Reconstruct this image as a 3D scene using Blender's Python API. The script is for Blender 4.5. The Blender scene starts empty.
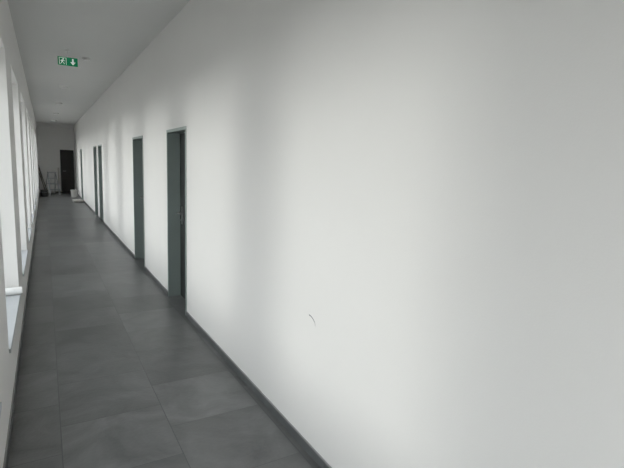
import bpy, bmesh, math, random
from mathutils import Vector, Matrix
random.seed(4)
S=bpy.context.scene
S.view_settings.view_transform='Standard'
S.view_settings.look='None'
XR=1.287; XL=-0.254; H=3.24; Y0=-5.0; Y1=25.0; WT=0.32

# ---------- materials ----------
def mat(name,col,rough=0.6,metal=0.0,noise=0.0,nscale=8.0,bump=0.0,bscale=60.0,emit=0.0,col2=None):
    m=bpy.data.materials.new(name); m.use_nodes=True
    nt=m.node_tree; b=nt.nodes['Principled BSDF']
    b.inputs['Roughness'].default_value=rough; b.inputs['Metallic'].default_value=metal
    tc=nt.nodes.new('ShaderNodeTexCoord')
    n=nt.nodes.new('ShaderNodeTexNoise'); n.inputs['Scale'].default_value=nscale; n.inputs['Detail'].default_value=5
    nt.links.new(tc.outputs['Object'],n.inputs['Vector'])
    r=nt.nodes.new('ShaderNodeValToRGB')
    c2=col2 or tuple(max(0,c*(1-noise)) for c in col)
    r.color_ramp.elements[0].position=0.3; r.color_ramp.elements[1].position=0.7
    r.color_ramp.elements[0].color=(*c2,1); r.color_ramp.elements[1].color=(*col,1)
    nt.links.new(n.outputs['Fac'],r.inputs['Fac']); nt.links.new(r.outputs['Color'],b.inputs['Base Color'])
    if bump>0:
        n2=nt.nodes.new('ShaderNodeTexNoise'); n2.inputs['Scale'].default_value=bscale; n2.inputs['Detail'].default_value=4
        nt.links.new(tc.outputs['Object'],n2.inputs['Vector'])
        bp=nt.nodes.new('ShaderNodeBump'); bp.inputs['Strength'].default_value=bump; bp.inputs['Distance'].default_value=0.004
        nt.links.new(n2.outputs['Fac'],bp.inputs['Height']); nt.links.new(bp.outputs['Normal'],b.inputs['Normal'])
    if emit>0:
        nt.links.new(r.outputs['Color'],b.inputs['Emission Color']); b.inputs['Emission Strength'].default_value=emit
    return m
M_wall=mat('wall_paint',(0.815,0.805,0.79),0.75,noise=0.025,nscale=1.3,bump=0.10,bscale=140)
M_ceil=mat('ceiling_paint',(0.70,0.70,0.69),0.85,noise=0.02,nscale=1.0)
M_base=mat('skirting_tile',(0.12,0.127,0.13),0.5,noise=0.3,nscale=9,bump=0.1)
M_seal=mat('sealant_strip',(0.32,0.32,0.32),0.6,noise=0.1)
M_frame=mat('green_grey_frame_paint',(0.30,0.355,0.34),0.42,noise=0.08,nscale=3)
M_leaf=mat('dark_door_laminate',(0.020,0.023,0.023),0.5,noise=0.3,nscale=4)
M_steel=mat('brushed_steel',(0.5,0.5,0.5),0.3,metal=1.0,noise=0.1)
M_pvc=mat('white_window_pvc',(0.82,0.83,0.84),0.35,noise=0.02)
M_sill=mat('window_sill_stone',(0.52,0.54,0.56),0.4,noise=0.06,nscale=20)
M_green=mat('exit_sign_green',(0.0,0.22,0.09),0.4,noise=0.05,emit=0.25)
M_signw=mat('exit_sign_white',(0.85,0.9,0.86),0.4,noise=0.02,emit=0.35)
M_plw=mat('white_plastic',(0.78,0.78,0.77),0.4,noise=0.03)
M_lens=mat('lamp_diffuser',(0.8,0.8,0.8),0.3,noise=0.05)
M_alu=mat('aluminium',(0.30,0.31,0.32),0.4,metal=0.5,noise=0.15)
M_dk=mat('dark_rubber',(0.03,0.03,0.03),0.6,noise=0.2)
M_wood=mat('broom_wood',(0.22,0.18,0.13),0.6,noise=0.3)
M_board=mat('grey_board',(0.26,0.26,0.26),0.7,noise=0.2)
M_sack=mat('paper_sack',(0.50,0.48,0.45),0.85,noise=0.25,nscale=14,bump=0.5,bscale=20)
M_bkt=mat('white_bucket_plastic',(0.55,0.54,0.52),0.5,noise=0.1)
M_brown=mat('dark_brown_door',(0.022,0.017,0.015),0.5,noise=0.3)
M_scr=mat('pencil_scuff',(0.12,0.12,0.14),0.8,noise=0.4,nscale=300)
M_paper=mat('paper',(0.80,0.80,0.79),0.7,noise=0.04)

def tile_mat():
    m=bpy.data.materials.new('slate_floor_tiles'); m.use_nodes=True
    nt=m.node_tree; N=nt.nodes; L=nt.links; b=N['Principled BSDF']
    tc=N.new('ShaderNodeTexCoord'); sp=N.new('ShaderNodeSeparateXYZ'); cb=N.new('ShaderNodeCombineXYZ')
    L.new(tc.outputs['Object'],sp.inputs[0])
    ax=N.new('ShaderNodeMath'); ax.operation='ADD'; ax.inputs[1].default_value=6.10-0.02
    ay=N.new('ShaderNodeMath'); ay.operation='ADD'; ay.inputs[1].default_value=12.2-2.74
    L.new(sp.outputs['X'],ax.inputs[0]); L.new(sp.outputs['Y'],ay.inputs[0])
    L.new(ay.outputs[0],cb.inputs['X']); L.new(ax.outputs[0],cb.inputs['Y'])
    br=N.new('ShaderNodeTexBrick')
    br.offset=0.5; br.offset_frequency=2; br.squash=1.0
    br.inputs['Scale'].default_value=1.0
    br.inputs['Brick Width'].default_value=0.61; br.inputs['Row Height'].default_value=0.61
    br.inputs['Mortar Size'].default_value=0.003; br.inputs['Mortar Smooth'].default_value=0.2
    br.inputs['Bias'].default_value=0.0
    br.inputs['Color1'].default_value=(0.0,0.0,0.0,1); br.inputs['Color2'].default_value=(1,1,1,1); br.inputs['Mortar'].default_value=(0.5,0.5,0.5,1)
    L.new(cb.outputs[0],br.inputs['Vector'])
    vm=N.new('ShaderNodeVectorMath'); vm.operation='MULTIPLY_ADD'
    vm.inputs[1].default_value=(7,13,5); L.new(br.outputs['Color'],vm.inputs[0]); L.new(tc.outputs['Object'],vm.inputs[2])
    n1=N.new('ShaderNodeTexNoise'); n1.inputs['Scale'].default_value=2.6; n1.inputs['Detail'].default_value=8; n1.inputs['Roughness'].default_value=0.62; n1.inputs['Distortion'].default_value=0.8
    L.new(vm.outputs[0],n1.inputs['Vector'])
    n2=N.new('ShaderNodeTexNoise'); n2.inputs['Scale'].default_value=45; n2.inputs['Detail'].default_value=5
    L.new(tc.outputs['Object'],n2.inputs['Vector'])
    r=N.new('ShaderNodeValToRGB'); r.color_ramp.elements[0].position=0.30; r.color_ramp.elements[1].position=0.72
    r.color_ramp.elements[0].color=(0.086,0.087,0.087,1); r.color_ramp.elements[1].color=(0.172,0.174,0.173,1)
    L.new(n1.outputs['Fac'],r.inputs['Fac'])
    mx=N.new('ShaderNodeMix'); mx.data_type='RGBA'; mx.blend_type='MULTIPLY'; mx.inputs['Factor'].default_value=1
    r2=N.new('ShaderNodeMapRange'); r2.inputs['To Min'].default_value=0.82; r2.inputs['To Max'].default_value=1.16
    L.new(br.outputs['Color'],r2.inputs['Value']); L.new(r.outputs['Color'],mx.inputs['A']); L.new(r2.outputs['Result'],mx.inputs['B'])
    mm=N.new('ShaderNodeMix'); mm.data_type='RGBA'; mm.inputs['B'].default_value=(0.08,0.082,0.083,1)
    L.new(br.outputs['Fac'],mm.inputs['Factor']); L.new(mx.outputs['Result'],mm.inputs['A'])
    L.new(mm.outputs['Result'],b.inputs['Base Color'])
    rr=N.new('ShaderNodeMapRange'); rr.inputs['To Min'].default_value=0.26; rr.inputs['To Max'].default_value=0.46
    L.new(n1.outputs['Fac'],rr.inputs['Value']); L.new(rr.outputs['Result'],b.inputs['Roughness'])
    a=N.new('ShaderNodeMath'); a.operation='MULTIPLY_ADD'; a.inputs[1].default_value=-1.2; L.new(br.outputs['Fac'],a.inputs[0])
    c=N.new('ShaderNodeMath'); c.operation='MULTIPLY_ADD'; c.inputs[1].default_value=1.2; L.new(n1.outputs['Fac'],c.inputs[0])
    L.new(n2.outputs['Fac'],c.inputs[2]); L.new(c.outputs[0],a.inputs[2])
    bp=N.new('ShaderNodeBump'); bp.inputs['Strength'].default_value=0.4; bp.inputs['Distance'].default_value=0.004
    L.new(a.outputs[0],bp.inputs['Height']); L.new(bp.outputs['Normal'],b.inputs['Normal'])
    return m
M_floor=tile_mat()
def glass_mat():
    m=bpy.data.materials.new('window_glass'); m.use_nodes=True; nt=m.node_tree; N=nt.nodes; L=nt.links
    N.remove(N['Principled BSDF']); o=N['Material Output']
    t=N.new('ShaderNodeBsdfTransparent'); t.inputs['Color'].default_value=(0.95,0.97,0.97,1)
    g=N.new('ShaderNodeBsdfGlossy'); g.inputs['Roughness'].default_value=0.02
    x=N.new('ShaderNodeMixShader'); x.inputs[0].default_value=0.06
    L.new(t.outputs[0],x.inputs[1]); L.new(g.outputs[0],x.inputs[2]); L.new(x.outputs[0],o.inputs['Surface'])
    return m
M_glass=glass_mat()

# ---------- mesh helpers ----------
def bx(bm,x0,x1,y0,y1,z0,z1,mi=0):
    vs=[bm.verts.new(p) for p in [(x0,y0,z0),(x1,y0,z0),(x1,y1,z0),(x0,y1,z0),(x0,y0,z1),(x1,y0,z1),(x1,y1,z1),(x0,y1,z1)]]
    for f in [(3,2,1,0),(4,5,6,7),(0,1,5,4),(1,2,6,5),(2,3,7,6),(3,0,4,7)]:
        fc=bm.faces.new([vs[i] for i in f]); fc.material_index=mi
def tube(bm,a,b,r,mi=0,seg=10,r2=None):
    a=Vector(a); b=Vector(b); d=b-a; q=d.to_track_quat('Z','Y').to_matrix().to_4x4()
    res=bmesh.ops.create_cone(bm,cap_ends=True,segments=seg,radius1=r,radius2=r if r2 is None else r2,depth=d.length,matrix=Matrix.Translation((a+b)/2)@q)
    for v in res['verts']:
        for f in v.link_faces: f.material_index=mi
def mk(name,bm,mats,parent=None,bevel=0,smooth=False):
    me=bpy.data.meshes.new(name); bm.normal_update(); bm.to_mesh(me); bm.free()
    for m in mats: me.materials.append(m)
    o=bpy.data.objects.new(name,me); S.collection.objects.link(o)
    if parent: o.parent=parent
    if bevel:
        md=o.modifiers.new('bevel','BEVEL'); md.width=bevel; md.segments=2; md.limit_method='ANGLE'
    if smooth:
        for p in me.polygons: p.use_smooth=True
    return o
def empty(name,loc=(0,0,0)):
    e=bpy.data.objects.new(name,None); e.location=loc; S.collection.objects.link(e); e.empty_display_size=0.1; return e

# ---------- layout ----------
DOORS=[(-1.95,-1.1),(4.82,5.66),(7.24,8.12),(12.95,13.80),(14.35,15.20),(20.1,20.95)]
DH=2.04; REV=0.145
SILL=0.42; WTOP=2.60
WINS=[]; y=3.45-2.25*3
while y+1.45<Y1-0.3:
    WINS.append((y,y+1.45)); y+=2.25

bm=bmesh.new(); bx(bm,XL-WT,XR+0.35,Y0-.2,Y1+.2,-0.15,0); mk('floor',bm,[M_floor])
bm=bmesh.new(); bx(bm,XL-WT,XR+0.35,Y0-.2,Y1+.2,H,H+0.2); mk('ceiling',bm,[M_ceil])
bm=bmesh.new(); prev=Y0
for a,b in DOORS:
    bx(bm,XR,XR+.35,prev,a,0,H); bx(bm,XR,XR+.35,a,b,DH,H); prev=b
bx(bm,XR,XR+.35,prev,Y1,0,H); mk('wall_right',bm,[M_wall])
bm=bmesh.new(); prev=Y0
for a,b in WINS:
    bx(bm,XL-WT,XL,prev,a,0,H); bx(bm,XL-WT,XL,a,b,0,SILL-0.03); bx(bm,XL-WT,XL,a,b,WTOP,H); prev=b
bx(bm,XL-WT,XL,prev,Y1,0,H); mk('wall_left',bm,[M_wall])
bm=bmesh.new(); bx(bm,XL,XR,Y1,Y1+.2,0,H); mk('wall_end',bm,[M_wall])
bm=bmesh.new(); bx(bm,XL,XR,Y0-.2,Y0,0,H); mk('wall_back',bm,[M_wall])

def board(name,xa,xb,segs,side):
    bm=bmesh.new()
    for a,b in segs:
        y=a
        while y<b-0.001:
            e=min(y+0.6,b); bx(bm,xa,xb,y+0.0015,e-0.0015,0,0.055,0); y=e
        if side=='r': bx(bm,xa+0.002,xb,a,b,0.055,0.060,1)
        else: bx(bm,xa,xb-0.002,a,b,0.055,0.060,1)
    mk(name,bm,[M_base,M_seal])
segs=[];prev=Y0
for a,b in DOORS: segs.append((prev,a-0.015)); prev=b+0.015
segs.append((prev,Y1)); board('baseboard_right',XR-0.011,XR,segs,'r')
board('baseboard_left',XL,XL+0.011,[(Y0,Y1)],'l')

for i,(a,b) in enumerate(WINS):
    w=empty('window_%d'%(i+1),(XL-WT+0.04,(a+b)/2,SILL))
    inv=Matrix.Translation(-w.location)
    xa,xb=XL-WT+0.01,XL-WT+0.08; t=0.06; m=(a+b)/2
    bm=bmesh.new()
    bx(bm,xa,xb,a,a+t,SILL,WTOP); bx(bm,xa,xb,b-t,b,SILL,WTOP)
    bx(bm,xa,xb,a+t,b-t,SILL,SILL+t); bx(bm,xa,xb,a+t,b-t,WTOP-t,WTOP)
    bx(bm,xa,xb,m-.045,m+.045,SILL+t,WTOP-t)
    for s,e in ((a+t,m-.045),(m+.045,b-t)):
        x2,x3=xa+.015,xb+.012; q=.05
        bx(bm,x2,x3,s,s+q,SILL+t,WTOP-t); bx(bm,x2,x3,e-q,e,SILL+t,WTOP-t)
        bx(bm,x2,x3,s+q,e-q,SILL+t,SILL+t+q); bx(bm,x2,x3,s+q,e-q,WTOP-t-q,WTOP-t)
    bm.transform(inv); mk('frame',bm,[M_pvc],w)
    bm=bmesh.new()
    for s,e in ((a+t+.05,m-.095),(m+.095,b-t-.05)):
        bx(bm,xa+.035,xa+.04,s,e,SILL+t+.05,WTOP-t-.05)
    bm.transform(inv); mk('glass',bm,[M_glass],w)
    bm=bmesh.new(); tube(bm,(xb+.012,m+.06,1.35),(xb+.05,m+.06,1.35),.01,0); tube(bm,(xb+.05,m+.06,1.36),(xb+.05,m+.06,1.24),.009,0)
    bm.transform(inv); mk('handle',bm,[M_steel],w)
    bm=bmesh.new(); bx(bm,XL-WT+.01,XL,a,b,SILL-.03,SILL); bx(bm,XL,XL+.012,a-.02,b+.02,SILL-.03,SILL)
    bm.transform(inv); mk('sill',bm,[M_sill],w,bevel=0)

def door(idx,a,b):
    d=empty('door_%d'%idx,(XR,(a+b)/2,0)); inv=Matrix.Translation(-d.location)
    bm=bmesh.new(); f=0.015; p=0.006; t=0.018
    bx(bm,XR-p,XR,a-f,a+t,0,DH+f); bx(bm,XR-p,XR,b-t,b+f,0,DH+f); bx(bm,XR-p,XR,a+t,b-t,DH-t,DH+f)
    bx(bm,XR,XR+REV,a,a+t,0,DH); bx(bm,XR,XR+REV,b-t,b,0,DH); bx(bm,XR,XR+REV,a+t,b-t,DH-t,DH)
    bx(bm,XR+REV,XR+REV+.05,a,a+t,0,DH); bx(bm,XR+REV,XR+REV+.05,b-t,b,0,DH); bx(bm,XR+REV,XR+REV+.05,a+t,b-t,DH-t,DH)
    bm.transform(inv); mk('frame',bm,[M_frame],d)
    bm=bmesh.new(); bx(bm,XR+REV,XR+REV+.042,a+t,b-t,0.006,DH-t); bm.transform(inv); mk('leaf',bm,[M_leaf],d,bevel=.002)
    x=XR+REV
    bm=bmesh.new(); hy=b-t-.10
    bx(bm,x-.008,x,hy-.02,hy+.02,.93,1.15)
    tube(bm,(x-.008,hy,1.07),(x-.06,hy,1.07),.010); tube(bm,(x-.055,hy+.008,1.07),(x-.055,hy-.13,1.07),.010)
    tube(bm,(x-.008,hy,.98),(x-.02,hy,.98),.012)
    bm.transform(inv); mk('handle',bm,[M_steel],d)
    bm=bmesh.new()
    for z in (.25,1.0,1.8): tube(bm,(x-.012,a+t+.012,z-.05),(x-.012,a+t+.012,z+.05),.009)
    bm.transform(inv); mk('hinges',bm,[M_dk],d)
for i,(a,b) in enumerate(DOORS): door(i+1,a,b)
ex0,ex1=0.66,1.24
d=empty('door_%d'%(len(DOORS)+1),((ex0+ex1)/2,Y1,0)); inv=Matrix.Translation(-d.location)
bm=bmesh.new(); bx(bm,ex0,ex0+.04,Y1-.03,Y1,0,2.06); bx(bm,ex1-.04,ex1,Y1-.03,Y1,0,2.06); bx(bm,ex0+.04,ex1-.04,Y1-.03,Y1,2.02,2.06)
bm.transform(inv); mk('frame',bm,[M_leaf],d)
bm=bmesh.new(); bx(bm,ex0+.04,ex1-.04,Y1-.02,Y1,0.005,2.02); bm.transform(inv); mk('leaf',bm,[M_brown],d)
bm=bmesh.new(); tube(bm,(ex0+.1,Y1-.02,1.05),(ex0+.1,Y1-.07,1.05),.01); tube(bm,(ex0+.1,Y1-.065,1.05),(ex0+.22,Y1-.065,1.05),.01)
bm.transform(inv); mk('handle',bm,[M_steel],d)
bm=bmesh.new(); bx(bm,XL,XR,Y1-.35,Y1,H-.12,H); mk('trim_1',bm,[M_wall])

# exit sign
sx,sy,sz=0.36,7.86,3.085; hw,hh=.13,.06
e=empty('exit_sign',(sx,sy,sz))
bm=bmesh.new(); bx(bm,-hw-.004,hw+.004,-.015,.015,-hh-.004,hh+.004)
tube(bm,(0,0,hh+.004),(0,0,H-sz),.008); tube(bm,(0,0,H-sz-.008),(0,0,H-sz),.025,seg=20)
mk('housing',bm,[M_plw],e)
bm=bmesh.new(); bx(bm,-hw,hw,-.018,-.015,-hh,hh); mk('panel',bm,[M_green],e)
bm=bmesh.new()
def poly(pts,yy=-.0195):
    bm.faces.new([bm.verts.new((p[0]*.9,yy,p[1]*.88)) for p in pts])
poly([(.062,.05),(.086,.05),(.086,-.005),(.062,-.005)])
poly([(.035,-.003),(.113,-.003),(.074,-.052)])
poly([(-.125,.055),(-.02,.055),(-.02,.048),(-.125,.048)]); poly([(-.027,.048),(-.02,.048),(-.02,-.055),(-.027,-.055)]); poly([(-.125,.048),(-.118,.048),(-.118,-.055),(-.125,-.055)])
poly([(-.066+.011*math.cos(k*math.pi/4),.034+.011*math.sin(k*math.pi/4)) for k in range(8)])
poly([(-.088,.020),(-.062,.020),(-.070,-.014),(-.092,-.010)])
poly([(-.064,.020),(-.040,.004),(-.044,-.002),(-.070,.010)])
poly([(-.086,.020),(-.108,.004),(-.104,-.002),(-.082,.010)])
poly([(-.082,-.010),(-.068,-.014),(-.048,-.030),(-.052,-.052),(-.060,-.050),(-.058,-.034)])
poly([(-.092,-.010),(-.080,-.012),(-.088,-.036),(-.110,-.050),(-.114,-.043),(-.096,-.032)])
mk('pictogram',bm,[M_signw],e)

def lamp(x,y,r=.10):
    e=empty('ceiling_lamp',(x,y,H)); bm=bmesh.new()
    bmesh.ops.create_cone(bm,cap_ends=True,segments=32,radius1=r*.92,radius2=r,depth=.03,matrix=Matrix.Translation((0,0,-.015)))
    mk('housing',bm,[M_plw],e)
    bm=bmesh.new(); bmesh.ops.create_uvsphere(bm,u_segments=24,v_segments=10,radius=r*.8,matrix=Matrix.Translation((0,0,-.03))@Matrix.Diagonal((1,1,.25,1)))
    mk('diffuser',bm,[M_lens],e,smooth=True)
for yy in (0.6,4.4,8.2,11.7,15.3,18.9,22.5): lamp(.63 if yy==8.2 else .43,yy,.06 if yy==8.2 else .10)

bm=bmesh.new(); pts=[(2.165,.835),(2.14,.832),(2.115,.822),(2.098,.808),(2.09,.79)]; X=XR-.0006
for (a,b),(c,d2) in zip(pts[:-1],pts[1:]):
    wd=.0028
    bm.faces.new([bm.verts.new(p) for p in [(X,a,b-wd),(X,c,d2-wd),(X,c,d2+wd),(X,a,b+wd)]])
mk('wall_scuff',bm,[M_scr])

# paper roll lying across the nearest visible sill (hollow)
bm=bmesh.new(); n=28; ro_,ri=.036,.026; L2=.29
rings=[]
for xx,rr in ((0,ro_),(L2,ro_),(L2,ri),(0,ri)):
    rings.append([bm.verts.new((xx,rr*math.cos(2*math.pi*k/n),ro_+rr*math.sin(2*math.pi*k/n))) for k in range(n)])
for q in range(4):
    A=rings[q];B=rings[(q+1)%4]
    for k in range(n): bm.faces.new([A[k],A[(k+1)%n],B[(k+1)%n],B[k]])
bmesh.ops.recalc_face_normals(bm,faces=bm.faces)
o=mk('paper_roll',bm,[M_paper]); o.location=(XL-.26,4.80,SILL); o.rotation_euler=(0,0,.05)

# ---- things at the far end ----
def ladder(x,y,h,w,spread,ry):
    e=empty('stepladder',(x,y,0)); e.rotation_euler=(0,0,ry)
    bm=bmesh.new()
    for s in (-1,1):
        tube(bm,(s*w/2,-spread,.012),(s*w*.36,0,h),.022); tube(bm,(s*w/2,spread,.012),(s*w*.36,.03,h),.018)
    mk('rails',bm,[M_alu],e)
    bm=bmesh.new(); n=int(h/.25)
    for k in range(1,n+1):
        t=k*.25/h; ww=w/2*(1-t)+w*.36*t; yy=-spread*(1-t); bx(bm,-ww,ww,yy-.04,yy+.04,k*.25-.014,k*.25+.014)
        yy=spread*(1-t)
        if k%2==0: tube(bm,(-ww,yy,k*.25),(ww,yy,k*.25),.01)
    bx(bm,-w*.4,w*.4,-.08,.09,h,h+.03)
    mk('steps',bm,[M_alu,M_dk],e)
ladder(.27,23.7,1.0,.42,.35,.3)
e=empty('broom',(.54,24.6,0)); bm=bmesh.new(); tube(bm,(0,-.05,.09),(.02,.36,1.2),.016,0)
mk('stick',bm,[M_wood],e)
bm=bmesh.new(); bx(bm,-.14,.14,-.09,-.03,.06,.10,0); 
for k in range(14): tube(bm,(-.13+k*.02,-.06,.062),(-.14+k*.0215,-.07,0.002),.009,1,6)
mk('head',bm,[M_wood,M_dk],e)
e=empty('leaning_boards',(XL+.02,24.4,0))
for k,(yy,h,foot,wd) in enumerate(((.0,1.15,.34,.10),(.13,1.3,.30,.08),(.24,.95,.25,.10),(.36,1.2,.22,.06))):
    bm=bmesh.new(); bx(bm,-.014,.014,-wd/2,wd/2,0,math.hypot(h,foot))
    ang=-math.atan2(foot,h)
    bm.transform(Matrix.Translation((foot,yy,.006))@Matrix.Rotation(ang,4,'Y')); mk('plank_%d'%(k+1),bm,[M_board if k%2 else M_wood],e)
def bucket(x,y,r,h,m):
    e=empty('bucket',(x,y,0)); bm=bmesh.new(); n=24
    prof=[(0,0),(r*.8,0),(r*.98,h-.02),(r*1.05,h-.02),(r*1.05,h),(r*.96,h),(r*.78,.01),(0,.01)]
    rings=[]
    for pr,pz in prof: rings.append([bm.verts.new((pr*math.cos(2*math.pi*k/n),pr*math.sin(2*math.pi*k/n),pz)) for k in range(n)] if pr>0 else [bm.verts.new((0,0,pz))])
    for A,B in zip(rings[:-1],rings[1:]):
        for k in range(n):
            k2=(k+1)%n
            if len(A)==1: bm.faces.new([A[0],B[k2],B[k]])
            elif len(B)==1: bm.faces.new([A[k],A[k2],B[0]])
            else: bm.faces.new([A[k],A[k2],B[k2],B[k]])
    bmesh.ops.recalc_face_normals(bm,faces=bm.faces)
    mk('body',bm,[m],e)
    bm=bmesh.new()
    P=[(r*1.06*math.cos(math.pi*k/10),-r*1.05*math.sin(math.pi*k/10),h-.01-.1*math.sin(math.pi*k/10)) for k in range(11)]
    for a,b in zip(P[:-1],P[1:]): tube(bm,a,b,.004,0,6)
    mk('handle',bm,[M_steel],e)
bucket(-.05,22.6,.14,.28,M_dk)
bucket(1.08,22.2,.15,.32,M_bkt)
def sack(x,y,z,rz,m):
    bm=bmesh.new(); bmesh.ops.create_cube(bm,size=1); bmesh.ops.subdivide_edges(bm,edges=bm.edges[:],cuts=5,use_grid_fill=True)
    for v in bm.verts:
        c=v.co; ed=max(abs(c.x),abs(c.y))*2
        thick=.11*(1-.75*max(0,ed-.45)**1.4)
        c.z=c.z*thick+random.uniform(-.004,.004); c.x*=.34*(1-.06*abs(c.y)); c.y*=.52
    bm.transform(Matrix.Translation((0,0,.056)))
    o=mk('cement_sack',bm,[m],smooth=True); o.location=(x,y,z); o.rotation_euler=(0,0,rz)
    o.modifiers.new('s','SUBSURF').levels=1
sack(1.06,19.6,0,.1,M_sack)
bm=bmesh.new(); bx(bm,-60,XL-WT-.02,-50,70,-.6,-.5)
mk('ground',bm,[mat('outside_paving',(0.28,0.27,0.25),0.9,noise=.2,nscale=2)])

# world + hazy low sun through the windows
w=bpy.data.worlds.new('overcast_sky'); S.world=w; w.use_nodes=True; nt=w.node_tree; bg=nt.nodes['Background']
tc=nt.nodes.new('ShaderNodeTexCoord'); sp=nt.nodes.new('ShaderNodeSeparateXYZ'); r=nt.nodes.new('ShaderNodeValToRGB')
nt.links.new(tc.outputs['Generated'],sp.inputs[0]); nt.links.new(sp.outputs['Z'],r.inputs['Fac'])
r.color_ramp.elements[0].position=0; r.color_ramp.elements[0].color=(1.0,.985,.965,1)
r.color_ramp.elements[1].position=.7; r.color_ramp.elements[1].color=(.94,.965,1,1)
nt.links.new(r.outputs['Color'],bg.inputs['Color']); bg.inputs['Strength'].default_value=4.5
sl=bpy.data.lights.new('hazy_sun','SUN'); sl.energy=1.2; sl.angle=math.radians(25); sl.color=(1,.97,.92)
so=bpy.data.objects.new('hazy_sun',sl); S.collection.objects.link(so)
so.location=(-10,3,6); so.rotation_euler=Vector((1,-0.03,-0.14)).to_track_quat('-Z','Y').to_euler()

# camera
th=math.radians(30.7); p=math.radians(8.4); ro=math.radians(2.2)
R=Vector((math.cos(th),-math.sin(th),0)); F=Vector((math.sin(th)*math.cos(p),math.cos(th)*math.cos(p),-math.sin(p)))
U=Vector((math.sin(th)*math.sin(p),math.cos(th)*math.sin(p),math.cos(p)))
cx=R*math.cos(ro)+U*math.sin(ro); cy=-R*math.sin(ro)+U*math.cos(ro)
cd=bpy.data.cameras.new('camera'); cam=bpy.data.objects.new('camera',cd); S.collection.objects.link(cam)
m=Matrix((cx,cy,-F)).transposed().to_4x4(); m.translation=(0,0,1.68); cam.matrix_world=m
cd.lens=451/624*36; cd.sensor_width=36; cd.clip_start=.02; cd.clip_end=300
S.camera=cam
